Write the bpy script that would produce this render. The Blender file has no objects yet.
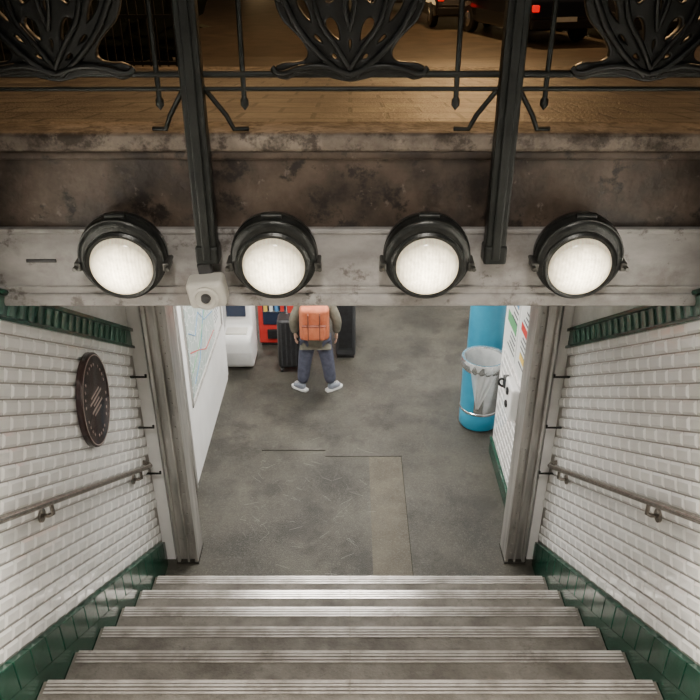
import bpy, math, random
from mathutils import Vector, Matrix
random.seed(4)
C=bpy.context.scene.collection
# ---------------------------------------------------------------- materials
def mat(name,c1,c2=None,scale=6,rough=.5,metal=0,bump=0,bscale=None,emit=None,estr=0,detail=6,lo=.35,hi=.65,trans=0,coat=0,stretch=(1,1,1),alpha=1,spots=None,spots2=None):
    m=bpy.data.materials.new(name); m.use_nodes=True
    nt=m.node_tree; N=nt.nodes; L=nt.links; b=N['Principled BSDF']
    b.inputs['Base Color'].default_value=(*c1,1); b.inputs['Roughness'].default_value=rough; b.inputs['Metallic'].default_value=metal
    b.inputs['Alpha'].default_value=alpha
    if trans: b.inputs['Transmission Weight'].default_value=trans
    if coat: b.inputs['Coat Weight'].default_value=coat
    if emit: b.inputs['Emission Color'].default_value=(*emit,1); b.inputs['Emission Strength'].default_value=estr
    tc=N.new('ShaderNodeTexCoord'); mp=N.new('ShaderNodeMapping'); mp.inputs['Scale'].default_value=stretch
    L.new(tc.outputs['Object'],mp.inputs[0])
    if c2 is not None:
        n=N.new('ShaderNodeTexNoise'); n.inputs['Scale'].default_value=scale; n.inputs['Detail'].default_value=detail; n.inputs['Roughness'].default_value=.62
        L.new(mp.outputs[0],n.inputs['Vector'])
        r=N.new('ShaderNodeValToRGB'); r.color_ramp.elements[0].position=lo; r.color_ramp.elements[1].position=hi
        r.color_ramp.elements[0].color=(*c1,1); r.color_ramp.elements[1].color=(*c2,1)
        L.new(n.outputs['Fac'],r.inputs[0]); out=r.outputs[0]
        for q,sp in enumerate((spots,spots2)):   # (scale, threshold lo, hi, colour, amount)
            if not sp: continue
            n3=N.new('ShaderNodeTexNoise'); n3.inputs['Scale'].default_value=sp[0]; n3.inputs['Detail'].default_value=12; n3.inputs['Roughness'].default_value=.7
            mp3=N.new('ShaderNodeMapping'); mp3.inputs['Location'].default_value=(3.7+5*q,1.2,8.1); L.new(tc.outputs['Object'],mp3.inputs[0]); L.new(mp3.outputs[0],n3.inputs['Vector'])
            r3=N.new('ShaderNodeValToRGB'); r3.color_ramp.elements[0].position=sp[1]; r3.color_ramp.elements[1].position=sp[2]
            r3.color_ramp.elements[0].color=(0,0,0,1); r3.color_ramp.elements[1].color=(sp[4],)*3+(1,)
            L.new(n3.outputs['Fac'],r3.inputs[0])
            mx=N.new('ShaderNodeMix'); mx.data_type='RGBA'; L.new(r3.outputs[0],mx.inputs['Factor']); L.new(out,mx.inputs['A']); mx.inputs['B'].default_value=(*sp[3],1); out=mx.outputs['Result']
        L.new(out,b.inputs['Base Color'])
    if bump:
        n2=N.new('ShaderNodeTexNoise'); n2.inputs['Scale'].default_value=bscale or scale*6; n2.inputs['Detail'].default_value=5
        L.new(mp.outputs[0],n2.inputs['Vector'])
        bp=N.new('ShaderNodeBump'); bp.inputs['Strength'].default_value=bump; bp.inputs['Distance'].default_value=.01
        L.new(n2.outputs['Fac'],bp.inputs['Height']); L.new(bp.outputs[0],b.inputs['Normal'])
    return m
M={}
M['tile']=mat('tile_white',(.88,.87,.85),(.96,.96,.95),3,.08,0,coat=.8,lo=.3,hi=.6)
M['grout']=mat('grout',(.20,.185,.17),(.30,.28,.26),8,.8)
M['plaster']=mat('plaster_grey',(.45,.44,.42),(.6,.59,.57),5,.8,bump=.2)
M['green']=mat('green_glaze',(.006,.04,.025),(.015,.075,.048),9,.2,bump=.15,bscale=20)
M['greenl']=mat('green_relief',(.01,.05,.035),(.03,.09,.065),14,.3)
M['greenp']=mat('green_pale_relief',(.05,.12,.09),(.10,.19,.15),14,.25)
M['step']=mat('step_stone',(.085,.075,.062),(.215,.20,.175),4,.65,bump=.4,bscale=70,lo=.3,hi=.7,detail=12,spots=(30,.55,.7,(.05,.045,.04),.5),spots2=(2.2,.5,.66,(.05,.043,.035),.6))
M['strip']=mat('strip_metal',(.46,.43,.40),(.85,.81,.77),5,.26,.5,spots=(6,.55,.7,(.25,.22,.2),.7))
M['groove']=mat('groove_dark',(.09,.08,.07),rough=.8)
M['asph']=mat('floor_asphalt',(.022,.020,.015),(.080,.074,.058),1.5,.42,bump=.8,bscale=140,detail=15,lo=.34,hi=.66,spots=(75,.5,.72,(.21,.20,.17),.5),spots2=(2.2,.50,.60,(.014,.012,.009),.6))
M['patch']=mat('floor_patch_tan',(.055,.046,.03),(.105,.09,.062),3,.5,bump=.7,bscale=140,detail=14,spots=(75,.5,.72,(.21,.20,.17),.5))
M['seam']=mat('seam_dark',(.02,.018,.014),rough=.9)
M['post']=mat('post_steel',(.34,.33,.31),(.62,.60,.57),5,.28,.6,bump=.15,stretch=(3,3,.3),spots=(8,.60,.72,(.12,.11,.10),.6))
M['black']=mat('iron_black',(.010,.011,.010),(.022,.023,.022),12,.4,.3,bump=.1)
M['lampmetal']=mat('lamp_dark_metal',(.016,.018,.017),(.04,.042,.04),18,.3,.5,bump=.12)
M['clampmetal']=mat('clamp_grey_metal',(.07,.07,.066),(.13,.13,.12),18,.35,.7)
M['irongreen']=mat('iron_dark',(.008,.010,.009),(.019,.022,.020),12,.42,.3,bump=.15)
M['beamgrey']=mat('beam_grey_paint',(.26,.25,.24),(.50,.485,.47),4,.42,bump=.45,bscale=14,detail=14,stretch=(.7,1,1.3),spots=(9,.57,.65,(.10,.085,.075),.85),spots2=(3,.50,.64,(.18,.16,.145),.7))
M['beambrown']=mat('beam_brown_stained',(.020,.013,.009),(.135,.098,.072),3.2,.5,bump=1,bscale=14,detail=15,lo=.38,hi=.68,spots=(7,.54,.61,(.009,.006,.005),.9),spots2=(16,.62,.68,(.24,.20,.17),.45))
M['curb']=mat('curb_stone',(.07,.052,.04),(.33,.275,.22),3.5,.6,bump=.8,bscale=40,detail=15,spots=(10,.48,.58,(.03,.02,.013),.85))
M['white']=mat('white_paint',(.78,.78,.77),(.86,.86,.85),5,.4)
M['cream']=mat('cream_plastic',(.62,.60,.54),(.7,.68,.62),8,.45)
M['dark']=mat('dark_grey',(.03,.03,.032),(.05,.05,.052),8,.5)
M['blackp']=mat('black_plastic',(.012,.012,.013),(.025,.025,.027),20,.35)
M['blue']=mat('cyan_blue',(.03,.26,.42),(.04,.32,.50),4,.3)
M['steel']=mat('bin_steel',(.55,.57,.58),(.7,.72,.73),12,.22,.85)
M['bag']=mat('bag_plastic',(.80,.83,.83),(.93,.95,.95),14,.15,bump=1,bscale=22,alpha=.5,coat=.5)
M['red']=mat('red_paint',(.55,.03,.025),(.62,.05,.04),8,.4)
M['glassd']=mat('dark_screen',(.02,.03,.06),rough=.1)
M['maroon']=mat('bronze_dark_enamel',(.026,.014,.014),(.045,.025,.023),12,.22,.2)
M['gold']=mat('pale_letter',(.36,.29,.26),rough=.4)
M['rail']=mat('rail_steel',(.20,.175,.15),(.38,.345,.31),30,.25,.9)
M['ceil']=mat('ceiling_paint',(.7,.7,.68),(.78,.78,.76),4,.8)
M['emit']=mat('tube_light',(1,1,1),emit=(1,.97,.92),estr=6)
M['road']=mat('road_asphalt',(.045,.037,.028),(.10,.08,.058),2,.5,bump=.3,bscale=60)
M['jacket']=mat('jacket_khaki',(.13,.12,.09),(.19,.175,.135),14,.85,bump=.4,bscale=20)
M['jeans']=mat('trousers_slate',(.06,.065,.10),(.10,.105,.15),16,.85,bump=.5,bscale=25)
M['orange']=mat('bag_orange',(.44,.11,.045),(.56,.17,.08),10,.7,bump=.3)
M['zip']=mat('bag_trim',(.16,.05,.03),rough=.6)
M['skin']=mat('skin',(.55,.34,.25),(.6,.38,.28),8,.5)
M['hair']=mat('hair_brown',(.03,.018,.01),(.06,.035,.02),30,.6,bump=.5)
M['shoe']=mat('shoe_grey',(.16,.18,.23),(.3,.32,.36),16,.6)
M['sole']=mat('sole_white',(.75,.75,.74),rough=.5)
M['cara']=mat('car_paint_dark',(.012,.013,.016),rough=.2,coat=.6)
M['carb']=mat('car_paint_grey',(.03,.03,.033),rough=.25,coat=.6)
M['cglass']=mat('car_glass',(.01,.012,.015),rough=.05)
M['tail']=mat('tail_light',(.5,.005,.005),emit=(1,.0,.0),estr=.9)
M['head']=mat('warm_lamp',(1,.8,.5),emit=(1,.72,.35),estr=10)
M['winlit']=mat('lit_window',(1,.8,.5),emit=(1,.66,.3),estr=2.5)
M['facade']=mat('facade_stone',(.05,.04,.03),(.08,.065,.05),2,.8)
M['leaf']=mat('hedge_leaf',(.004,.008,.003),(.012,.02,.008),18,.9,bump=1,bscale=20)
M['papertan']=mat('poster_paper',(.7,.72,.7),(.8,.82,.8),6,.5)
M['pblue']=mat('poster_blue',(.08,.25,.5),rough=.5)
M['pgreen']=mat('poster_green',(.1,.35,.15),rough=.5)
M['pyel']=mat('poster_yellow',(.8,.55,.1),rough=.5)
M['ink']=mat('poster_ink',(.08,.08,.1),rough=.6)
def paving():
    m=bpy.data.materials.new('paving_slabs'); m.use_nodes=True; nt=m.node_tree;N=nt.nodes;L=nt.links;b=N['Principled BSDF']
    tc=N.new('ShaderNodeTexCoord'); br=N.new('ShaderNodeTexBrick'); L.new(tc.outputs['Object'],br.inputs['Vector'])
    br.inputs['Color1'].default_value=(.13,.12,.105,1); br.inputs['Color2'].default_value=(.23,.21,.18,1); br.inputs['Mortar'].default_value=(.018,.015,.012,1)
    br.inputs['Scale'].default_value=1; br.inputs['Brick Width'].default_value=.36; br.inputs['Row Height'].default_value=.30; br.inputs['Mortar Size'].default_value=.013
    n=N.new('ShaderNodeTexNoise'); n.inputs['Scale'].default_value=3; n.inputs['Detail'].default_value=14; n.inputs['Roughness'].default_value=.7; L.new(tc.outputs['Object'],n.inputs['Vector'])
    r=N.new('ShaderNodeValToRGB'); r.color_ramp.elements[0].position=.38; r.color_ramp.elements[1].position=.66; r.color_ramp.elements[0].color=(.35,.32,.3,1); r.color_ramp.elements[1].color=(1.2,1.2,1.2,1); L.new(n.outputs['Fac'],r.inputs[0])
    mx=N.new('ShaderNodeMix'); mx.data_type='RGBA'; mx.blend_type='MULTIPLY'; mx.inputs['Factor'].default_value=1
    L.new(br.outputs['Color'],mx.inputs['A']); L.new(r.outputs[0],mx.inputs['B'])
    L.new(mx.outputs['Result'],b.inputs['Base Color']); b.inputs['Roughness'].default_value=.4
    bp=N.new('ShaderNodeBump'); bp.inputs['Strength'].default_value=.8; bp.inputs['Distance'].default_value=.014
    n2=N.new('ShaderNodeTexNoise'); n2.inputs['Scale'].default_value=60; L.new(tc.outputs['Object'],n2.inputs['Vector'])
    s=N.new('ShaderNodeMath'); s.operation='MULTIPLY_ADD'; L.new(br.outputs['Fac'],s.inputs[0]); s.inputs[1].default_value=-1; L.new(n2.outputs['Fac'],s.inputs[2])
    L.new(s.outputs[0],bp.inputs['Height']); L.new(bp.outputs[0],b.inputs['Normal'])
    return m
M['pave']=paving()
def mapmat():
    m=bpy.data.materials.new('city_map_print'); m.use_nodes=True; nt=m.node_tree;N=nt.nodes;L=nt.links;b=N['Principled BSDF']
    tc=N.new('ShaderNodeTexCoord'); v=N.new('ShaderNodeTexVoronoi'); v.feature='DISTANCE_TO_EDGE'; v.inputs['Scale'].default_value=11
    L.new(tc.outputs['Object'],v.inputs['Vector'])
    r=N.new('ShaderNodeValToRGB'); r.color_ramp.elements[0].position=.02; r.color_ramp.elements[1].position=.06
    r.color_ramp.elements[0].color=(.8,.81,.82,1); r.color_ramp.elements[1].color=(.40,.49,.46,1)
    L.new(v.outputs['Distance'],r.inputs[0]); L.new(r.outputs[0],b.inputs['Base Color']); b.inputs['Roughness'].default_value=.3
    return m
M['map']=mapmat()
def glassmat():
    m=bpy.data.materials.new('lamp_glass_lit'); m.use_nodes=True; nt=m.node_tree;N=nt.nodes;L=nt.links;b=N['Principled BSDF']
    b.inputs['Base Color'].default_value=(.5,.47,.4,1); b.inputs['Roughness'].default_value=.15
    tc=N.new('ShaderNodeTexCoord')
    n=N.new('ShaderNodeTexNoise'); n.inputs['Scale'].default_value=34; n.inputs['Detail'].default_value=10; n.inputs['Roughness'].default_value=.75; L.new(tc.outputs['Object'],n.inputs['Vector'])
    wv=N.new('ShaderNodeTexWave'); wv.wave_type='BANDS'; wv.bands_direction='X'; wv.inputs['Scale'].default_value=22; wv.inputs['Distortion'].default_value=2; L.new(tc.outputs['Object'],wv.inputs['Vector'])
    g=N.new('ShaderNodeTexGradient'); g.gradient_type='SPHERICAL'
    mp=N.new('ShaderNodeMapping'); mp.inputs['Scale'].default_value=(7.8,7.8,3); mp.inputs['Location'].default_value=(0,.10,0); L.new(tc.outputs['Object'],mp.inputs[0]); L.new(mp.outputs[0],g.inputs[0])
    a=N.new('ShaderNodeMath'); a.operation='MULTIPLY_ADD'; L.new(g.outputs['Fac'],a.inputs[0]); a.inputs[1].default_value=9.0; a.inputs[2].default_value=.5
    d=N.new('ShaderNodeMath'); d.operation='MULTIPLY_ADD'; L.new(n.outputs['Fac'],d.inputs[0]); d.inputs[1].default_value=2.2; d.inputs[2].default_value=-.15
    e=N.new('ShaderNodeMath'); e.operation='MULTIPLY_ADD'; L.new(wv.outputs['Fac'],e.inputs[0]); e.inputs[1].default_value=.25; L.new(d.outputs[0],e.inputs[2])
    c=N.new('ShaderNodeMath'); c.operation='MULTIPLY'; L.new(a.outputs[0],c.inputs[0]); L.new(e.outputs[0],c.inputs[1])
    b.inputs['Emission Color'].default_value=(1,.84,.56,1); L.new(c.outputs[0],b.inputs['Emission Strength'])
    return m
M['lamp']=glassmat()
# ---------------------------------------------------------------- helpers
def empty(name,loc=(0,0,0)):
    e=bpy.data.objects.new(name,None); e.location=loc; e.empty_display_size=.1; C.objects.link(e); return e
def mesh(name,vs,fs,m,parent=None,smooth=False,bevel=0,seg=2):
    me=bpy.data.meshes.new(name); me.from_pydata([tuple(v) for v in vs],[],fs); me.update()
    import bmesh
    bm=bmesh.new(); bm.from_mesh(me); bmesh.ops.recalc_face_normals(bm,faces=bm.faces); bm.to_mesh(me); bm.free()
    o=bpy.data.objects.new(name,me); C.objects.link(o)
    if m: me.materials.append(M[m] if isinstance(m,str) else m)
    if smooth:
        for p in me.polygons: p.use_smooth=True
    if bevel:
        b=o.modifiers.new('bev','BEVEL'); b.width=bevel; b.segments=seg; b.limit_method='ANGLE'
    if parent: o.parent=parent
    return o
BF=[(0,1,3,2),(4,6,7,5),(0,4,5,1),(2,3,7,6),(0,2,6,4),(1,5,7,3)]
def box(name,a,b,m,parent=None,bevel=0,seg=2):
    vs=[(x,y,z) for x in (a[0],b[0]) for y in (a[1],b[1]) for z in (a[2],b[2])]
    return mesh(name,vs,BF,m,parent,bevel=bevel,seg=seg)
def lathe(name,prof,m,parent=None,n=40,mtx=None,smooth=True,caps=True,a0=0,a1=2*math.pi):
    full=abs(a1-a0-2*math.pi)<1e-4; k=n if full else n+1
    vs=[];fs=[]
    for r,z in prof:
        for i in range(k):
            a=a0+(a1-a0)*i/n; v=Vector((r*math.cos(a),r*math.sin(a),z)); vs.append(mtx@v if mtx else v)
    for j in range(len(prof)-1):
        for i in range(n):
            i2=(i+1)%k; fs.append((j*k+i,j*k+i2,(j+1)*k+i2,(j+1)*k+i))
    if caps and full:
        if prof[0][0]>1e-4: fs.append(tuple(range(k)))
        if prof[-1][0]>1e-4: fs.append(tuple((len(prof)-1)*k+i for i in range(k)))
    o=mesh(name,vs,fs,m,parent,smooth=smooth)
    if smooth:
        e=o.modifiers.new('es','EDGE_SPLIT'); e.split_angle=math.radians(40)
    return o
def tube(name,pts,r,m,parent=None,res=4,poly=True):
    cu=bpy.data.curves.new(name,'CURVE'); cu.dimensions='3D'; cu.bevel_depth=r; cu.bevel_resolution=res; cu.use_fill_caps=True
    if poly:
        s=cu.splines.new('POLY'); s.points.add(len(pts)-1)
        for i,p in enumerate(pts): s.points[i].co=(*p,1)
    else:
        s=cu.splines.new('BEZIER'); s.bezier_points.add(len(pts)-1)
        for i,p in enumerate(pts):
            bp=s.bezier_points[i]; bp.co=p; bp.handle_left_type=bp.handle_right_type='AUTO'
    cu.materials.append(M[m]); o=bpy.data.objects.new(name,cu); C.objects.link(o)
    if parent: o.parent=parent
    return o
def skin(name,vs,es,rs,m,parent=None,root=0,sub=2):
    me=bpy.data.meshes.new(name); me.from_pydata(vs,es,[]); me.update(); me.materials.append(M[m])
    o=bpy.data.objects.new(name,me); C.objects.link(o)
    md=o.modifiers.new('skin','SKIN'); md.use_smooth_shade=True
    sv=me.skin_vertices[0].data
    for i,r in enumerate(rs):
        sv[i].radius=r if isinstance(r,tuple) else (r,r); sv[i].use_root=(i==root)
    s=o.modifiers.new('sub','SUBSURF'); s.levels=sub; s.render_levels=sub
    if parent: o.parent=parent
    return o
def light(name,kind,loc,e,col,size=.3,rot=None,sy=None,spot=None):
    l=bpy.data.lights.new(name,kind); l.energy=e; l.color=col
    if kind=='AREA':
        l.size=size
        if sy: l.shape='RECTANGLE'; l.size_y=sy
    elif kind=='SPOT': l.shadow_soft_size=size; l.spot_size=spot or 2; l.spot_blend=.6
    else: l.shadow_soft_size=size
    o=bpy.data.objects.new(name,l); o.location=loc
    if rot: o.rotation_euler=rot
    C.objects.link(o); return o
# ---------------------------------------------------------------- constants
G=.356;R=.221;Y0=4.212;SL=R/G
def nz(Y): return R+(Y0-Y)*SL
W=1.55; SW=1.508
# ---------------------------------------------------------------- stairs
NS=17
vs=[];fs=[]
for k in range(1,NS+1):
    Yk=Y0-(k-1)*G; z=k*R; z0=(k-1)*R
    b=len(vs)
    for x in (-SW,SW):
        vs+= [(x,Yk,z0),(x,Yk,z),(x,Yk-G,z)]
    fs+=[(b,b+1,b+4,b+3),(b+1,b+2,b+5,b+4)]
stairs=empty('staircase')
mesh('steps',vs,fs,'step',stairs)
sv=[];sf=[];gv=[];gf=[]
def addbox(V,F,a,b):
    n=len(V); V+=[(x,y,z) for x in (a[0],b[0]) for y in (a[1],b[1]) for z in (a[2],b[2])]; F+=[tuple(n+i for i in f) for f in BF]
for k in range(1,NS+1):
    Yk=Y0-(k-1)*G; z=k*R
    for xa,xb in ((-1.49,-.002),(.002,1.49)):
        addbox(gv,gf,(xa,Yk-.070,z-.002),(xb,Yk+.003,z+.0015))
        for j in range(3):
            addbox(sv,sf,(xa,Yk-.070+j*.021,z),(xb,Yk-.058+j*.021,z+.004))
        addbox(sv,sf,(xa,Yk-.012,z-.03),(xb,Yk+.006,z+.006))
mesh('nosing_strips',sv,sf,'strip',stairs); mesh('nosing_base',gv,gf,'groove',stairs)
# ---------------------------------------------------------------- stairwell walls with bevelled tiles
A=math.atan(SL); cA,sA=math.cos(A),math.sin(A)
def slopebox(name,xa,xb,Ya,Yb,o0,o1,m,parent,bevel=0):
    v=[(x,Y,nz(Y)+o) for x in (xa,xb) for Y in (Ya,Yb) for o in (o0,o1)]
    return mesh(name,v,BF,m,parent,bevel=bevel)
for side,nm in ((-1,'wall_left'),(1,'wall_right')):
    w=box(nm,(side*W,-1.9,-.1),(side*(W+.2),3.24,3.83),'grout')
    box('wall_under_sidewalk',(side*W,3.24,-.1),(side*(W+.2),4.62,3.40),'grout',w)
    rows=21; rh=1.82*cA/rows; TL=.145; g=.0036
    V=[];F=[]
    for r in range(rows):
        v0=r*rh; u=(-1.8-Y0-v0*sA)/cA; u-=u%TL; u+= TL*.5*(r%2)
        while True:
            yc=Y0+(u+TL/2)*cA+(v0)*sA
            if yc>4.56: break
            if yc>-1.6:
                n=len(V)
                def P(uu,vv,x):
                    return (side*x, Y0+uu*cA+vv*sA, (R+.25)-uu*sA+vv*cA)
                e=.0165; j=random.uniform(-.0008,.0008); j2=random.uniform(-.0008,.0008); D=.010
                for (du,dv,x) in ((g,g,W),(TL-g,g,W),(TL-g,rh-g,W),(g,rh-g,W),(e,e,W-D+j),(TL-e,e,W-D-j),(TL-e,rh-e,W-D-j2),(e,rh-e,W-D+j2)):
                    V.append(P(u+du,v0+dv,x))
                F+=[(n+4,n+5,n+6,n+7),(n,n+1,n+5,n+4),(n+1,n+2,n+6,n+5),(n+2,n+3,n+7,n+6),(n+3,n,n+4,n+7)]
            u+=TL
    mesh('bevelled_tiles',V,F,'tile',w)
    slopebox('band_fill',side*(W-.001),side*(W-.006),2.9,4.61,2.15,2.5,'plaster',w)
    slopebox('band_body',side*(W-.0),side*(W-.018),-1.2,4.6,2.055,2.19,'greenl',w,.004)
    slopebox('band_lip_low',side*(W-.0),side*(W-.035),-1.2,4.6,2.045,2.068,'green',w,.004)
    slopebox('band_lip_top',side*(W-.0),side*(W-.04),-1.2,4.6,2.178,2.205,'green',w,.004)
    V=[];F=[]; Y=-1.1     # slanting leaf relief
    while Y<4.5:
        n=len(V)
        for x in (W-.016,W-.028):
            for dy,o in ((0,2.075),(.035,2.075),(.085,2.17),(.05,2.17)): V.append((side*x,Y+dy,nz(Y+dy)+o))
        F+=[(n+4,n+5,n+6,n+7),(n,n+1,n+5,n+4),(n+1,n+2,n+6,n+5),(n+2,n+3,n+7,n+6),(n+3,n,n+4,n+7)]
        Y+=.085
    mesh('band_relief',V,F,'greenp',w)
    sk=empty('baseboard_left' if side<0 else 'baseboard_right')
    Y=-1.5
    while Y<4.55:
        slopebox('skirt_tile',side*W,side*(W-.040),Y+.002,min(Y+.148,4.57),.07,.25,'green',sk,.004); Y+=.15
    slopebox('skirt_lower',side*W,side*(W-.038),-1.5,4.57,-.25,.068,'green',sk)
    hr=empty('handrail')
    xr=side*1.475; pts=[(xr,Yq,nz(Yq)+1.04) for Yq in (-1.2,4.32)]
    pts+= [(xr,4.40,nz(4.40)+1.045),(side*1.50,4.44,nz(4.44)+1.06),(side*1.545,4.45,nz(4.45)+1.07)]
    tube('rail',pts,.017,'rail',hr)
    for Yb in (-.2,1.35,2.85,4.18):
        zb=nz(Yb)+1.04
        tube('bracket',[(xr,Yb,zb-.01),(xr,Yb,zb-.07),(side*1.50,Yb,zb-.085),(side*1.545,Yb,zb-.085)],.011,'rail',hr)
        lathe('flange',[(.035,0),(.035,.012),(.02,.016)],'rail',hr,20,Matrix.Translation((side*1.54,Yb,zb-.085))@Matrix.Rotation(-side*math.pi/2,4,'Y'))
    for i,z in enumerate((1.0,1.42,1.85)):
        tube('wall_hook' ,[(side*1.55,4.5,z),(side*1.44,4.5,z),(side*1.44,4.5,z+.02)],.009,'black',hr)
# ---------------------------------------------------------------- portal posts
for side in (-1,1):
    p=empty('steel_portal_post')
    xa,xb=(1.265,1.435) if side<0 else (1.29,1.455)
    box('web',(side*xa,4.62,0),(side*xb,4.80,2.5),'post',p,.004)
    for x0,x1 in ((xa,xa+.026),(xa+.072,xa+.086),(xb-.024,xb)):
        box('flange',(side*x0,4.585,0),(side*x1,4.62,2.5),'post',p,.003)
    box('foot',(side*(xa-.008),4.575,0),(side*(xb+.008),4.81,.012),'seam',p,.003)
    V=[];F=[]
    for zz in range(23): addbox(V,F,(side*(xa+.043),4.607,.08+zz*.105),(side*(xa+.055),4.62,.092+zz*.105))
    mesh('rivets',V,F,'post',p,bevel=.003)
    box('wall_jamb_left' if side<0 else 'wall_jamb_right',(side*(xb+.025),4.63,0),(side*1.62,4.82,2.52),'white')
# ---------------------------------------------------------------- lower hall
fl=box('floor',(-3.2,4.0,-.1),(3.4,12.2,0),'asph')
box('floor_patch',(.19,4.25,0),(.515,6.05,.002),'patch',fl)
V=[];F=[]
addbox(V,F,(.514,4.25,0),(.519,6.08,.003)); addbox(V,F,(-.25,6.06,0),(.52,6.066,.003)); addbox(V,F,(-.9,6.16,0),(-.25,6.169,.004))
mesh('floor_seams',V,F,'seam',fl)
V=[];F=[]
for i in range(90):
    x=random.uniform(-1.0,.2);y=random.uniform(4.4,6.4);a=random.uniform(-1.5,1.5);l=random.uniform(.02,.14);dx,dy=math.cos(a)*l,math.sin(a)*l
    n=len(V); w_=.0015; V+=[(x,y-w_,.0035),(x+dx,y+dy-w_,.0035),(x+dx,y+dy+w_,.0035),(x,y+w_,.0035)]; F.append((n,n+1,n+2,n+3))
mesh('floor_scratches',V,F,mat('scratch',(.25,.24,.215)),fl)
box('ceiling',(-3.2,4.83,2.52),(3.4,12.2,2.66),'ceil')
mesh('trim_soffit',[(x,Y,z) for x in (-W,W) for (Y,z) in ((3.32,3.14),(4.82,2.54),(4.82,2.66),(3.32,3.3))],[(0,1,5,4),(1,2,6,5),(2,3,7,6),(3,0,4,7),(0,3,2,1),(4,5,6,7)],'ceil')
box('wall_back',(-3.2,12.0,0),(3.4,12.2,2.52),'white')
box('wall_hall_left',(-3.2,7.7,0),(-3.05,12.0,2.52),'white')
box('wall_hall_right',(3.25,6.15,0),(3.4,12.0,2.52),'white')
wr=box('wall_passage_right',(1.44,4.83,0),(1.62,6.15,2.52),'white')
box('wall_passage_right_return',(1.62,6.0,0),(3.25,6.15,2.52),'white',None)
sk=box('baseboard_hall',(1.415,4.83,0),(1.44,6.16,.16),'green',None,.004)
box('baseboard_cap',(1.41,4.83,.15),(1.44,6.16,.175),'green',sk)
box('wall_passage_left',(-1.74,4.83,0),(-1.62,5.5,2.52),'white')
box('wall_passage_left_return',(-3.05,7.62,0),(-1.62,7.7,2.52),'white')
V=[];F=[]
for r in range(30):
    for c in range(10):
        y=4.84+c*.133-(.066 if r%2 else 0); z=.18+r*.078
        if y+.13>6.15 or y<4.83: continue
        n=len(V)
        for (dy,dz,x) in ((.002,.002,1.44),(.131,.002,1.44),(.131,.076,1.44),(.002,.076,1.44),(.012,.012,1.432),(.121,.012,1.432),(.121,.066,1.432),(.012,.066,1.432)):
            V.append((x,y+dy,z+dz))
        F+=[(n+4,n+5,n+6,n+7),(n,n+1,n+5,n+4),(n+1,n+2,n+6,n+5),(n+2,n+3,n+7,n+6),(n+3,n,n+4,n+7)]
mesh('passage_tiles',V,F,'tile',wr)
# info board left
ib=empty('information_board')
box('board',(-1.60,5.58,.06),(-1.445,7.6,2.45),'white',ib,.006)
box('end_frame',(-1.615,5.52,0),(-1.44,5.58,2.5),'post',ib,.006)
box('base_rail',(-1.60,5.58,0),(-1.455,7.6,.06),'white',ib)
box('frame_bottom',(-1.445,5.72,.80),(-1.43,7.45,.82),'post',ib,.003)
box('frame_a',(-1.445,5.72,.80),(-1.43,5.745,2.3),'post',ib,.003)
box('frame_b',(-1.445,7.425,.80),(-1.43,7.45,2.3),'post',ib,.003)
box('map_sheet',(-1.445,5.80,.86),(-1.438,7.0,2.2),'map',ib)
box('side_sheet',(-1.445,7.03,.9),(-1.438,7.40,2.2),'papertan',ib)
V=[];F=[]
for i in range(26): addbox(V,F,(-1.438,7.06,1.0+i*.04),(-1.436,7.06+random.uniform(.15,.3),1.012+i*.04))
mesh('side_sheet_lines',V,F,'ink',ib)
for nm,pts,c in (('river',[(5.85,1.5),(6.1,1.35),(6.3,1.5),(6.55,1.3),(6.95,1.2)],'pblue'),('line_a',[(5.85,1.1),(6.3,1.2),(6.9,1.6)],'pgreen'),('line_b',[(5.85,1.3),(6.2,1.15),(6.5,1.0),(6.95,.98)],'red'),('line_c',[(5.9,.95),(6.2,1.05),(6.5,1.35),(6.7,1.7)],'pblue')):
    tube(nm,[(-1.438,a,b) for a,b in pts],.005,c,ib)
# posters right
ip=empty('notice_posters')
box('frame',(1.42,5.02,1.3),(1.432,6.08,2.3),'white',ip,.004)
box('poster_a',(1.415,5.56,1.36),(1.42,6.02,2.2),'papertan',ip)
box('poster_b',(1.415,5.08,1.36),(1.42,5.5,2.2),'papertan',ip)
V=[];F=[]
for i in range(14):
    addbox(V,F,(1.412,5.6,1.4+i*.05),(1.415,5.6+random.uniform(.15,.33),1.415+i*.05))
    addbox(V,F,(1.412,5.12,1.4+i*.05),(1.415,5.12+random.uniform(.1,.32),1.415+i*.05))
mesh('poster_lines',V,F,'ink',ip)
box('poster_block_green',(1.411,5.6,1.6),(1.414,5.95,1.7),'pgreen',ip)
box('poster_block_blue',(1.411,5.6,1.85),(1.414,5.95,2.05),'pblue',ip)
box('poster_block_yellow',(1.411,5.15,1.5),(1.414,5.4,1.56),'pyel',ip)
box('poster_block_red',(1.411,5.15,1.75),(1.414,5.45,1.82),'red',ip)
# intercom fixed on the passage wall
box('intercom_case',(1.36,5.30,.93),(1.432,5.56,1.24),'white',wr,.02,4)
for dz in (1.16,1.03):
    lathe('intercom_button',[(.035,0),(.035,.012),(.02,.018)],'blackp',wr,20,Matrix.Translation((1.36,5.44,dz))@Matrix.Rotation(-math.pi/2,4,'Y'))
box('bracket',(1.38,5.66,1.04),(1.432,5.76,1.14),'blackp',wr,.01)
tube('black_loop',[(1.39,5.70,1.12),(1.35,5.72,1.11),(1.345,5.72,1.06),(1.39,5.70,1.04)],.011,'blackp',wr,poly=False)
lathe('blue_column',[(.22,0),(.22,.1),(.2,.12),(.2,2.4),(.22,2.42),(.22,2.52)],'blue',None,48,Matrix.Translation((1.53,7.4,0)))
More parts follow.
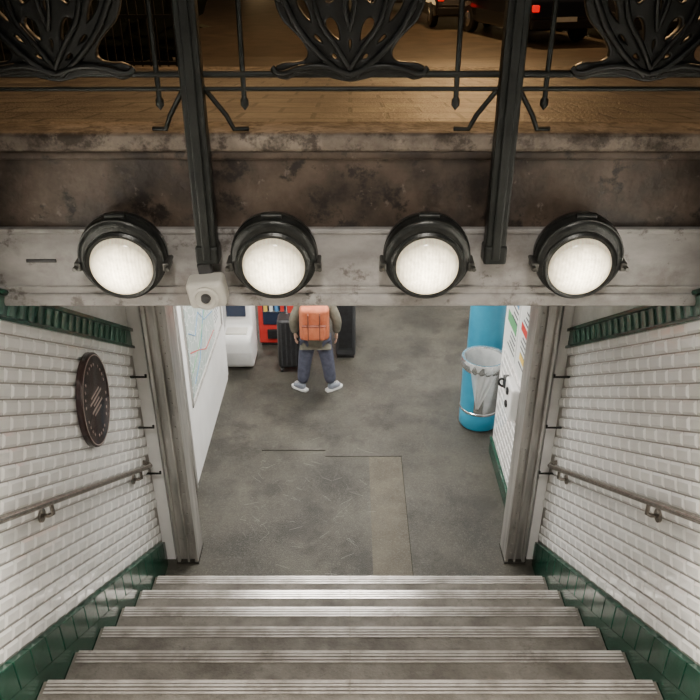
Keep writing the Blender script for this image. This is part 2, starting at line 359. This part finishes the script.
# bin
BX,BY=1.385,6.68
tb=empty('trash_bin',(0,0,0)); T=Matrix.Translation((BX,BY,0))
lathe('foot',[(.17,0),(.17,.02)],'blackp',tb,32,T)
lathe('base',[(.0,.015),(.2,.015),(.207,.03),(.207,.20),(.202,.21),(.0,.21)],'blue',tb,48,T)
lathe('shell_blue',[(.205,.20),(.208,.45),(.212,.74)],'blue',tb,26,T,caps=False,a0=math.radians(-240),a1=math.radians(-118))
lathe('shell_steel',[(.205,.20),(.208,.45),(.212,.74)],'steel',tb,40,T,caps=False,a0=math.radians(-118),a1=math.radians(120))
lathe('steel_band',[(.207,.20),(.212,.205),(.212,.225),(.207,.23)],'steel',tb,48,T,caps=False)
lathe('rim',[(.205,.70),(.222,.70),(.236,.73),(.238,.80),(.228,.818),(.205,.815),(.196,.79),(.205,.70)],'steel',tb,48,T,caps=False)
def bag():
    V=[];F=[];n=40;prof=[(.197,.80),(.175,.72),(.16,.55),(.13,.35),(.08,.22),(.0,.215)]
    for r,z in prof:
        for i in range(n):
            a=2*math.pi*i/n; rr=r*(1+.07*math.sin(7*a+z*20)*(z<.78)+.04*math.sin(13*a)*(z<.78)); V.append((BX+rr*math.cos(a),BY+rr*math.sin(a),z))
    for j in range(len(prof)-1):
        for i in range(n): F.append((j*n+i,j*n+(i+1)%n,(j+1)*n+(i+1)%n,(j+1)*n+i))
    mesh('liner_bag',V,F,'bag',tb,smooth=True)
    V=[];F=[];m=20;q=12
    for j in range(q+1):
        t=j/q
        for i in range(m+1):
            s=i/m; half=(80*(1-t)+8*t); a=math.radians(-98+ (s-.5)*half-10*t)
            rr=.246-.024*min(1,t*4)+.006*math.sin(s*23+t*5)
            V.append((BX+rr*math.cos(a),BY+rr*math.sin(a),.822-.52*t))
    for j in range(q):
        for i in range(m): F.append((j*(m+1)+i,j*(m+1)+i+1,(j+1)*(m+1)+i+1,(j+1)*(m+1)+i))
    mesh('bag_flap',V,F,'bag',tb,smooth=True)
bag()
tm=empty('ticket_machine')
def prism_x(name,prof,xa,xb,m,par,bevel=0):
    n=len(prof); v=[(xa,y,z) for y,z in prof]+[(xb,y,z) for y,z in prof]
    f=[tuple(range(n)),tuple(range(2*n-1,n-1,-1))]+[(i,(i+1)%n,n+(i+1)%n,n+i) for i in range(n)]
    return mesh(name,v,f,m,par,bevel=bevel,seg=3)
prism_x('cabinet',[(8.3,0),(7.88,0),(7.80,.06),(7.72,.28),(7.70,.44),(7.74,.50),(7.95,.52),(7.98,1.9),(8.3,1.9)],-1.52,-1.17,'white',tm,.035)
box('basin_recess',(-1.47,7.77,.50),(-1.22,7.93,.523),'cream',tm,.006)
box('screen',(-1.47,7.93,.66),(-1.24,7.98,.85),'glassd',tm,.006)
box('blue_header',(-1.50,7.94,1.0),(-1.21,7.98,1.35),'pblue',tm,.005)
vm=empty('vending_machine')
box('body',(-1.16,8.42,0.05),(-.60,9.1,1.85),'red',vm,.015)
box('plinth',(-1.14,8.46,0),(-.62,9.08,.05),'dark',vm)
box('window',(-1.10,8.405,.32),(-.80,8.42,1.7),'glassd',vm,.005)
for i in range(5):
    box('shelf',(-1.09,8.398,.5+i*.25),(-.81,8.406,.52+i*.25),'steel',vm)
    for j in range(4): lathe('can',[(.025,0),(.025,.11)],('pyel','papertan','pblue','red')[(i+j)%4],vm,12,Matrix.Translation((-1.06+j*.07,8.395,.52+i*.25)))
box('keypad',(-.76,8.405,.9),(-.66,8.42,1.2),'blackp',vm,.004)
box('delivery_slot',(-1.05,8.40,.12),(-.80,8.42,.25),'blackp',vm,.005)
gc=empty('ticket_gate_cabinet')
box('body',(-.18,8.1,.03),(.07,8.95,1.05),'dark',gc,.03,3)
box('top',(-.19,8.09,1.05),(.08,8.96,1.09),'steel',gc,.01)
box('side_panel',(-.14,8.088,.15),(.03,8.1,.9),'blackp',gc,.004)
box('foot',(-.16,8.12,0),(.05,8.93,.03),'blackp',gc)
sc=empty('suitcase')
box('shell',(-.86,7.74,.06),(-.47,7.99,.70),'blackp',sc,.04,4)
for i in range(6): box('rib',(-.82+i*.057,7.73,.1),(-.805+i*.057,7.745,.66),'dark',sc,.004)
for x in (-.82,-.51):
    for y in (7.78,7.95):
        lathe('wheel',[(.03,-.012),(.03,.012)],'dark',sc,20,Matrix.Translation((x,y,.03))@Matrix.Rotation(math.pi/2,4,'Y'))
        box('fork',(x-.018,y-.02,.03),(x+.018,y+.02,.08),'blackp',sc,.005)
tube('handle',[(-.75,7.94,.66),(-.75,7.94,.98),(-.58,7.94,.98),(-.58,7.94,.66)],.009,'steel',sc)
for i,(x,y) in enumerate(((-.2,5.6),(-.2,7.2),(.6,8.9),(-1.6,10),(2.2,8.2))):
    f=box('ceiling_light' ,(x-.7,y-.1,2.46),(x+.7,y+.1,2.52),'emit',None,.01)
    light('hall_light','AREA',(x,y,2.44),58,(1,.96,.89),1.4,sy=.22)
# ---------------------------------------------------------------- person
pe=empty('person',(-.385,7.36,0)); S=.8; pe.scale=(S,S,S)
skin('trousers',[(0,0,.88),(-.11,0,.80),(-.165,.01,.45),(-.205,0,.10),(.11,0,.80),(.165,.01,.45),(.205,0,.10)],
     [(0,1),(1,2),(2,3),(0,4),(4,5),(5,6)],[(.16,.13),(.125,.13),.102,.088,(.125,.13),.102,.088],'jeans',pe)
skin('jacket',[(0,0,.76),(0,0,.93),(0,.0,1.18),(0,0,1.36),(0,.01,1.46),(-.20,0,1.37),(-.305,-.02,1.12),(-.29,.06,.90),(.20,0,1.37),(.305,-.02,1.12),(.29,.06,.90)],
     [(0,1),(1,2),(2,3),(3,4),(3,5),(5,6),(6,7),(3,8),(8,9),(9,10)],[(.22,.17),(.215,.165),(.20,.14),(.16,.12),.065,.09,.075,.06,.09,.075,.06],'jacket',pe,root=1)
skin('neck',[(0,.01,1.42),(0,.02,1.56)],[(0,1)],[.055,.05],'skin',pe)
def ell(name,c,r,m,n=24):
    prof=[(max(math.sin(math.pi*i/n),0.0),-math.cos(math.pi*i/n)) for i in range(n+1)]
    return lathe(name,prof,m,pe,32,Matrix.Translation(c)@Matrix.Diagonal((*r,1)),caps=False)
ell('head',(0,.03,1.62),(.075,.092,.11),'skin')
ell('jaw',(0,.055,1.56),(.052,.062,.055),'skin')
ell('hair',(0,.012,1.645),(.083,.093,.10),'hair')
ell('hair_back',(0,-.02,1.59),(.07,.06,.07),'hair')
ell('nose',(0,.125,1.605),(.012,.018,.022),'skin'); ell('mouth',(0,.113,1.565),(.022,.006,.006),mat('lips',(.45,.16,.14)))
for s in (-1,1):
    ell('ear',(s*.077,.025,1.61),(.01,.02,.03),'skin'); ell('eye',(s*.03,.109,1.625),(.012,.01,.008),'sole'); ell('pupil',(s*.03,.118,1.625),(.005,.003,.005),'blackp')
    px,py,pz=s*.29,.07,.86
    skin('palm',[(px,py-.005,pz+.03),(px,py+.01,pz-.02),(px,py+.02,pz-.075)],[(0,1),(1,2)],[.026,(.022,.034),(.018,.036)],'skin',pe)
    for i,(dy,l) in enumerate(((.032,.07),(.011,.08),(-.01,.074),(-.03,.06))):
        b=(px,py+.02+dy,pz-.08)
        skin('finger',[b,(b[0]-s*.004,b[1]+.004,b[2]-l*.45),(b[0]-s*.018,b[1]+.008,b[2]-l*.8),(b[0]-s*.032,b[1]+.008,b[2]-l)],[(0,1),(1,2),(2,3)],[.0105,.0095,.009,.008],'skin',pe)
    skin('thumb',[(px-s*.008,py+.035,pz-.015),(px-s*.02,py+.062,pz-.05),(px-s*.028,py+.07,pz-.085)],[(0,1),(1,2)],[.013,.011,.009],'skin',pe)
    d=Vector((s*.80,.60,0)).normalized(); o=Vector((s*.205,-.02,0))
    P=[o-d*.05+Vector((0,0,.06)),o+d*.03+Vector((0,0,.07)),o+d*.11+Vector((0,0,.055)),o+d*.16+Vector((0,0,.045))]
    skin('shoe',[tuple(p) for p in P],[(0,1),(1,2),(2,3)],[.055,.06,.052,.038],'shoe',pe)
    prof=[(-.085,.034),(-.02,.05),(.06,.047),(.12,.054),(.17,.044),(.20,.016)]
    e=Vector((-d.y,d.x,0)); ring=[o+d*t+e*w for t,w in prof]+[o+d*t-e*w for t,w in reversed(prof)]
    n=len(ring); v=[(p.x,p.y,0) for p in ring]+[(p.x,p.y,.038) for p in ring]
    mesh('sole',v,[tuple(range(n)),tuple(range(2*n-1,n-1,-1))]+[(i,(i+1)%n,n+(i+1)%n,n+i) for i in range(n)],'sole',pe,bevel=.006)
    for t in (.06,.09,.12):
        q=o+d*t; tube('lace',[(q.x+e.x*.03,q.y+e.y*.03,.10),(q.x,q.y,.118-t*.08),(q.x-e.x*.03,q.y-e.y*.03,.10)],.006,'sole',pe)
box('backpack_body',(-.20,-.34,.96),(.20,-.14,1.44),'orange',pe,.06,5)
box('backpack_pocket',(-.15,-.40,1.0),(.15,-.32,1.20),'orange',pe,.035,4)
box('backpack_zip',(-.16,-.405,1.207),(.16,-.335,1.216),'zip',pe,.003)
for s in (-1,1):
    tube('backpack_strap',[(s*.10,-.15,1.42),(s*.12,-.02,1.48),(s*.13,.12,1.40),(s*.13,.15,1.25),(s*.18,.05,1.05),(s*.18,-.14,1.0)],.014,'blackp',pe,poly=False)
    box('backpack_side_strap',(s*.07,-.408,1.0),(s*.085,-.33,1.38),'zip',pe,.003)
# ---------------------------------------------------------------- plaque
pq=empty('oval_wall_plaque'); PT=Matrix.Translation((-W+.013,3.72,2.15)); Tm=PT@Matrix.Rotation(math.pi/2,4,'Y')@Matrix.Diagonal((.30,.23,1,1))
lathe('disc',[(0,.0),(1,.0),(1,.028),(.97,.036),(.90,.036),(.88,.032),(0,.032)],'maroon',pq,64,Tm)
lathe('ring',[(.955,.036),(.955,.038),(.935,.038),(.935,.036)],'gold',pq,64,Tm,caps=False)
V=[];F=[]
x=-W+.013+.033
for (y0,y1,z0,z1) in ((-.07,.07,.045,.055),(-.10,.10,.015,.028),(-.05,.05,-.015,-.003),(-.09,.09,-.045,-.032),(-.06,.06,-.075,-.065)):
    addbox(V,F,(x-.003,3.72+y0,2.15+z0),(x+.001,3.72+y1,2.15+z1))
for i in range(30):
    a=math.pi*2*i/30
    if i%5==0: continue
    cy,cz=3.72+.168*math.cos(a),2.15+.225*math.sin(a)
    addbox(V,F,(x-.003,cy-.005,cz-.008),(x+.001,cy+.005,cz+.008))
mesh('stand_in_mark',V,F,'gold',pq)
# ---------------------------------------------------------------- entrance beam
bm_=empty('trim_entrance_beam')
BW=1.75
box('grey_fascia',(-BW,3.0,3.16),(BW,3.3,3.455),'beamgrey',bm_,.004)
box('bottom_lip',(-BW,2.985,3.105),(BW,3.3,3.165),'beamgrey',bm_,.012,3)
box('lip_line',(-BW,2.99,3.185),(BW,3.0,3.2),'beamgrey',bm_,.004)
box('brown_face',(-BW,3.03,3.45),(BW,3.3,3.77),'beambrown',bm_,.003)
box('ledge',(-BW,2.992,3.44),(BW,3.03,3.462),'beamgrey',bm_,.005)
box('curb_mould_low',(-BW,3.0,3.75),(BW,3.3,3.79),'beambrown',bm_,.016,4)
box('curb_mould_mid',(-BW,3.02,3.79),(BW,3.3,3.82),'beambrown',bm_,.004)
box('curb_mould_top',(-BW,2.985,3.785),(BW,3.24,3.86),'curb',bm_,.022,4)
box('label_plate',(-1.40,2.994,3.31),(-1.27,3.0,3.325),'dark',bm_,.002)
for x in (-.94,-.314,.318,.945):
    la=empty('entrance_lamp')
    Mx=Matrix.Translation((x,2.955,3.392))@Matrix.Rotation(math.radians(90+6),4,'X')
    lathe('housing',[(.12,-.005),(.155,.0),(.176,.02),(.180,.05),(.176,.056),(.176,.066),(.180,.07),(.178,.10),(.168,.112),(.150,.116)],'lampmetal',la,56,Mx,caps=False)
    lathe('back_cap',[(.12,-.005),(.0,-.01)],'black',la,40,Mx,caps=False)
    Bz=Mx@Matrix.Translation((0,-.026,0))
    lathe('bezel',[(.152,.10),(.152,.118),(.142,.126),(.130,.122),(.126,.108)],'lampmetal',la,56,Bz,caps=False)
    lathe('face_plate',[(.176,.108),(.13,.112)],'lampmetal',la,56,Mx,caps=False)
    gm=Bz@Matrix.Translation((0,0,.112))
    glo=lathe('glass',[(.130,0),(.127,.014),(.107,.033),(.077,.047),(.04,.055),(0,.058)],'lamp',la,56,None,caps=False); glo.matrix_local=gm
    for s in (-1,1):
        hb=box('clamp',(s*.168,-.05,.04),(s*.195,-.01,.12),'clampmetal',la,.006); hb.matrix_local=Mx
        t=tube('wing_screw',[(s*.185,-.03,.02),(s*.19,-.03,.14)],.009,'clampmetal',la); t.matrix_local=Mx
    t=tube('hinge',[(-.04,.182,.08),(.04,.182,.08)],.012,'lampmetal',la); t.matrix_local=Mx
    sp=light('lamp_light','SPOT',(0,0,0),200,(1,.92,.80),.12,spot=math.radians(170)); sp.matrix_world=Mx@Matrix.Translation((0,-.02,.20))@Matrix.Rotation(math.pi,4,'X')
spk=empty('loudspeaker')
Ms=Matrix.Translation((-.61,2.915,3.215))@Matrix.Rotation(math.radians(10),4,'X')@Matrix.Rotation(math.radians(-6),4,'Y')
o=box('case',(-.08,-.05,-.065),(.08,.05,.065),'cream',spk,.022,4); o.matrix_local=Ms
o=lathe('horn',[(.052,0),(.056,.014),(.046,.018),(.04,.008),(0,.004)],'cream',spk,32,None,caps=False); o.matrix_local=Ms@Matrix.Translation((0,-.05,-.002))@Matrix.Rotation(math.pi/2,4,'X')
o=lathe('horn_core',[(.022,0),(.018,.018),(0,.02)],'dark',spk,24,None,caps=False); o.matrix_local=Ms@Matrix.Translation((0,-.055,-.002))@Matrix.Rotation(math.pi/2,4,'X')
o=box('mount',(-.03,.03,.04),(.03,.062,.11),'dark',spk,.006); o.matrix_local=Ms
# ---------------------------------------------------------------- railing
rl=empty('ornate_iron_railing')
for x in (-1.8,-.595,.605,1.8):
    box('post',(x-.042,2.90,3.36),(x+.042,2.965,4.95),'irongreen',rl,.008)
    box('post_rib',(x-.018,2.885,3.36),(x+.018,2.90,4.95),'irongreen',rl,.006)
    box('post_foot',(x-.048,2.89,3.34),(x+.048,2.975,3.42),'irongreen',rl,.01)
    for s in (-1,1):
        tube('brace',[(x+s*.03,2.95,4.05),(x+s*.11,2.99,3.93),(x+s*.135,3.0,3.875),(x+s*.19,3.02,3.872)],.010,'irongreen',rl)
for z,r in ((4.088,.013),(4.035,.009),(4.80,.02)):
    tube('rail',[(-1.9,2.95,z),(1.9,2.95,z)],r,'irongreen',rl)
for x in (-1.55,-.73,-.405,.405,.745,1.5):
    tube('rod',[(x,2.95,3.985),(x,2.95,4.8)],.010,'irongreen',rl)
    lathe('rod_tip',[(.0,-.03),(.016,-.01),(.016,.01),(.01,.02)],'irongreen',rl,14,Matrix.Translation((x,2.95,3.985)))
def shield(x0):
    half=[(0,-.02),(.05,-.012),(.12,.004),(.2,.0),(.25,-.012),(.28,.008),(.26,.028),(.20,.035),(.165,.045),(.15,.07),(.165,.11),(.20,.15),(.24,.19),(.265,.25),(.275,.33),(.265,.42),(.28,.5),(.30,.58),(.25,.64),(.17,.60),(.09,.62),(0,.66)]
    outer=half+[(-x,z) for x,z in reversed(half[1:-1])]
    def blob(cx,cz,a,b,rot,n=18,tear=.35):
        pts=[]
        for i in range(n):
            t=2*math.pi*i/n; u,v=a*math.cos(t)*(1+.35*math.sin(t)),b*math.sin(t)
            pts.append((cx+u*math.cos(rot)-v*math.sin(rot),cz+u*math.sin(rot)+v*math.cos(rot)))
        return pts
    holes=[]
    for s in (-1,1):
        holes+= [blob(s*.06,.155,.024,.05,-s*.5),blob(s*.07,.285,.042,.052,s*.25),blob(s*.165,.22,.020,.055,-s*.5),blob(s*.215,.33,.018,.06,-s*.1),
                 blob(s*.055,.06,.013,.022,-s*.9),blob(s*.115,.12,.012,.03,-s*.8),blob(s*.13,.42,.04,.06,s*.4),blob(s*.22,.52,.025,.05,-s*.3)]
    holes.append(blob(0,.42,.03,.07,0)); holes.append(blob(0,.23,.012,.035,0)); holes.append(blob(0,.10,.011,.028,0)); holes.append(blob(0,.56,.05,.025,0))
    cu=bpy.data.curves.new('shield_plate','CURVE'); cu.dimensions='2D'; cu.fill_mode='BOTH'; cu.extrude=.010; cu.bevel_depth=.008; cu.bevel_resolution=3; cu.resolution_u=6
    for k,P in enumerate([outer]+holes):
        s=cu.splines.new('BEZIER'); s.bezier_points.add(len(P)-1); s.use_cyclic_u=True
        for i,p in enumerate(P):
            b=s.bezier_points[i]; b.co=(p[0],p[1],0); b.handle_left_type=b.handle_right_type='AUTO'
    cu.materials.append(M['black']); o=bpy.data.objects.new('shield_plate',cu); C.objects.link(o); o.parent=rl
    o.location=(x0,2.95,4.09); o.rotation_euler=(math.pi/2,0,0)
    for s in (-1,1):
        def w(P): return [(x0+s*a,2.925-.012*math.sin(i*1.1),4.09+b) for i,(a,b) in enumerate(P)]
        tube('rib',w([(.0,.02),(.05,.10),(.115,.2),(.125,.30),(.08,.36),(.02,.35)]),.010,'black',rl,poly=False)
        tube('rib',w([(.02,-.005),(.12,.08),(.21,.2),(.25,.33),(.21,.45),(.13,.52)]),.012,'black',rl,poly=False)
        tube('rib',w([(.0,.0),(.11,.03),(.19,.022),(.27,.005),(.29,.022)]),.012,'black',rl,poly=False)
        tube('rib',w([(.0,.15),(.02,.25),(.015,.36),(.05,.5),(.12,.6)]),.008,'black',rl,poly=False)
        tube('scroll',w([(.25,.25),(.285,.30),(.295,.38),(.27,.43)]),.010,'black',rl,poly=False)
for x in (0,-1.10,1.12): shield(x)
# ---------------------------------------------------------------- street
GS=.092
def gz(Y): return 3.83-GS*(Y-3.24) if Y<16 else 3.83-GS*(16-3.24)
ZR=gz(16)-.06
st=mesh('ground_sidewalk',[(-9,3.24,gz(3.24)),(9,3.24,gz(3.24)),(9,8.5,gz(8.5)),(-9,8.5,gz(8.5)),(-9,3.3,gz(3.3)-.25),(9,3.3,gz(3.3)-.25),(9,8.5,gz(8.5)-.25),(-9,8.5,gz(8.5)-.25)],[(0,1,2,3),(4,5,6,7),(0,1,5,4),(1,2,6,5),(2,3,7,6),(3,0,4,7)],'pave')
mesh('ground_road',[(-40,8.5,gz(8.5)-.06),(40,8.5,gz(8.5)-.06),(40,16,ZR),(-40,16,ZR),(40,60,ZR),(-40,60,ZR)],[(0,1,2,3),(3,2,4,5)],'road')
for nm,a,b in (('ground_side_left',-9,-1.75),('ground_side_right',1.75,9)):
    box(nm,(a,-6,3.6),(b,3.24,3.83),'pave')
box('ground_behind',(-1.75,-6,3.55),(1.75,Y0-NS*G+.01,3.76),'pave')
box('curb_stone_edge',(-9,8.5,gz(8.5)-.2),(9,8.75,gz(8.5)+.01),'curb')
fe=empty('iron_street_fence')
V=[];F=[]
zf=gz(9.6)-.06
for i in range(60):
    x=-8.2+i*.105; addbox(V,F,(x-.009,9.59,zf),(x+.009,9.61,zf+1.35))
for z in (.08,.6,1.2): addbox(V,F,(-8.3,9.585,zf+z),(-1.95,9.615,zf+z+.04))
mesh('bars',V,F,'black',fe)
import bmesh
def hedge(name,cx,cy,cz,rx,ry,rz):
    me=bpy.data.meshes.new(name); b=bmesh.new(); bmesh.ops.create_icosphere(b,subdivisions=5,radius=1)
    from mathutils import noise
    for v in b.verts:
        k=1+.15*noise.noise(v.co*3)+.12*noise.noise(v.co*11)
        p=[math.copysign(abs(c)**.6,c) for c in v.co]
        v.co=Vector((cx+p[0]*rx*k,cy+p[1]*ry*k,cz+p[2]*rz*k))
    b.to_mesh(me); b.free(); me.materials.append(M['leaf']); o=bpy.data.objects.new(name,me); C.objects.link(o)
hedge('hedge',-7.2,13.9,gz(13.9)+.95,4.4,.9,1.1)
def car(x,y,c,rot=0,front=False):
    e=empty('car'); e.location=(x,y,ZR if y>=16 else gz(y)-.06); e.rotation_euler=(-math.atan(GS) if y<16 else 0,0,rot)
    prof=[(-2.1,.35),(-2.15,.6),(-2.08,.9),(-1.9,.98),(-1.55,1.42),(-.9,1.5),(.3,1.46),(1.0,1.02),(1.9,.88),(2.15,.65),(2.12,.35),(1.75,.28),(-1.75,.28)]
    n=len(prof); v=[(s*(.86 if z<1.1 else .66),yy,z) for s in (-1,1) for yy,z in prof]
    mesh('body',v,[tuple(range(n)),tuple(range(2*n-1,n-1,-1))]+[(i,(i+1)%n,n+(i+1)%n,n+i) for i in range(n)],c,e,bevel=.07,seg=4)
    mesh('rear_window',[(-.62,-1.87,1.02),(.62,-1.87,1.02),(.52,-1.60,1.37),(-.52,-1.60,1.37),(-.62,-1.89,1.02),(.62,-1.89,1.02),(.52,-1.63,1.37),(-.52,-1.63,1.37)],[(0,1,2,3),(4,5,6,7),(0,1,5,4),(1,2,6,5),(2,3,7,6),(3,0,4,7)],'cglass',e)
    box('bumper',(-.82,-2.2,.35),(.82,-2.08,.55),'blackp',e,.03)
    box('plate',(-.25,-2.215,.5),(.25,-2.19,.6),'papertan',e,.004)
    for s in (-1,1):
        box('light',(s*.66,-2.17,.70),(s*.82,-2.06,.84),'head' if front else 'tail',e,.02)
        box('side_window',(s*.79,-1.2,1.05),(s*.80,.5,1.3),'cglass',e,.005)
        for yy in (-1.35,1.35):
            lathe('wheel',[(.0,-.1),(.2,-.1),(.31,-.09),(.33,-.05),(.33,.05),(.31,.09),(.2,.1),(0,.1)],'blackp',e,32,Matrix.Translation((s*.78,yy,.33))@Matrix.Rotation(math.pi/2,4,'Y'),caps=False)
            lathe('rim',[(.19,.0),(.17,.012),(.0,.016)],'steel',e,20,Matrix.Translation((s*.885,yy,.33))@Matrix.Rotation(s*math.pi/2,4,'Y'),caps=False)
car(4.25,20.0,'cara',.25); car(2.95,24.0,'carb',.10); car(6.6,20.2,'cara',.22); car(5.6,26.5,'carb',0,True); car(1.6,30,'cara'); car(9.6,22,'carb',.05,True); car(8.2,28,'cara',.05,True)
fa=box('street_facade',(-30,46,2.5),(30,48,14),'facade')
V=[];F=[]
for i in range(40):
    if random.random()<.6:
        x=-28+i*1.4; addbox(V,F,(x,45.95,3.0),(x+.8,46,5.2))
mesh('lit_windows',V,F,'winlit',fa)
sl=empty('street_lamp')
lathe('pole',[(.12,0),(.12,.5),(.06,.7),(.045,5.2),(.03,5.6)],'black',sl,20,Matrix.Translation((5.6,8.0,gz(8))))
lathe('lantern',[(.05,0),(.18,.35),(.2,.4),(.03,.55)],'head',sl,12,Matrix.Translation((5.6,8.0,gz(8)+5.5)))
OR=(1,.60,.27)
light('street_light_warm','POINT',(5.6,7.9,gz(8)+5.2),380,OR,.25)
light('street_light_warm_far','POINT',(-3.5,7.0,9.3),340,OR,.3)
light('street_light_road','POINT',(3,21,8.5),1500,OR,.3)
light('street_light_road_left','POINT',(-2,14,9.0),500,OR,.3)
# added fill spot behind the camera, no fixture: brightens the stairwell
fill_spot=light('stairwell_fill_light','SPOT',(0,-1.2,7.2),950,(1,.92,.82),.5,spot=math.radians(54))
fill_spot.rotation_euler=(Vector((0,2.0,2.0))-Vector((0,-1.2,7.2))).to_track_quat('-Z','Y').to_euler(); fill_spot.data.spot_blend=.9
w=bpy.data.worlds.new('night'); bpy.context.scene.world=w; w.use_nodes=True
w.node_tree.nodes['Background'].inputs[0].default_value=(.012,.012,.015,1); w.node_tree.nodes['Background'].inputs[1].default_value=1
cd=bpy.data.cameras.new('camera'); cd.sensor_width=36; cd.lens=36*740/700; cd.clip_start=.05; cd.clip_end=200
co=bpy.data.objects.new('camera',cd); C.objects.link(co); co.location=(0,0,4.5); co.rotation_euler=(math.radians(90-28.4),0,0)
bpy.context.scene.camera=co
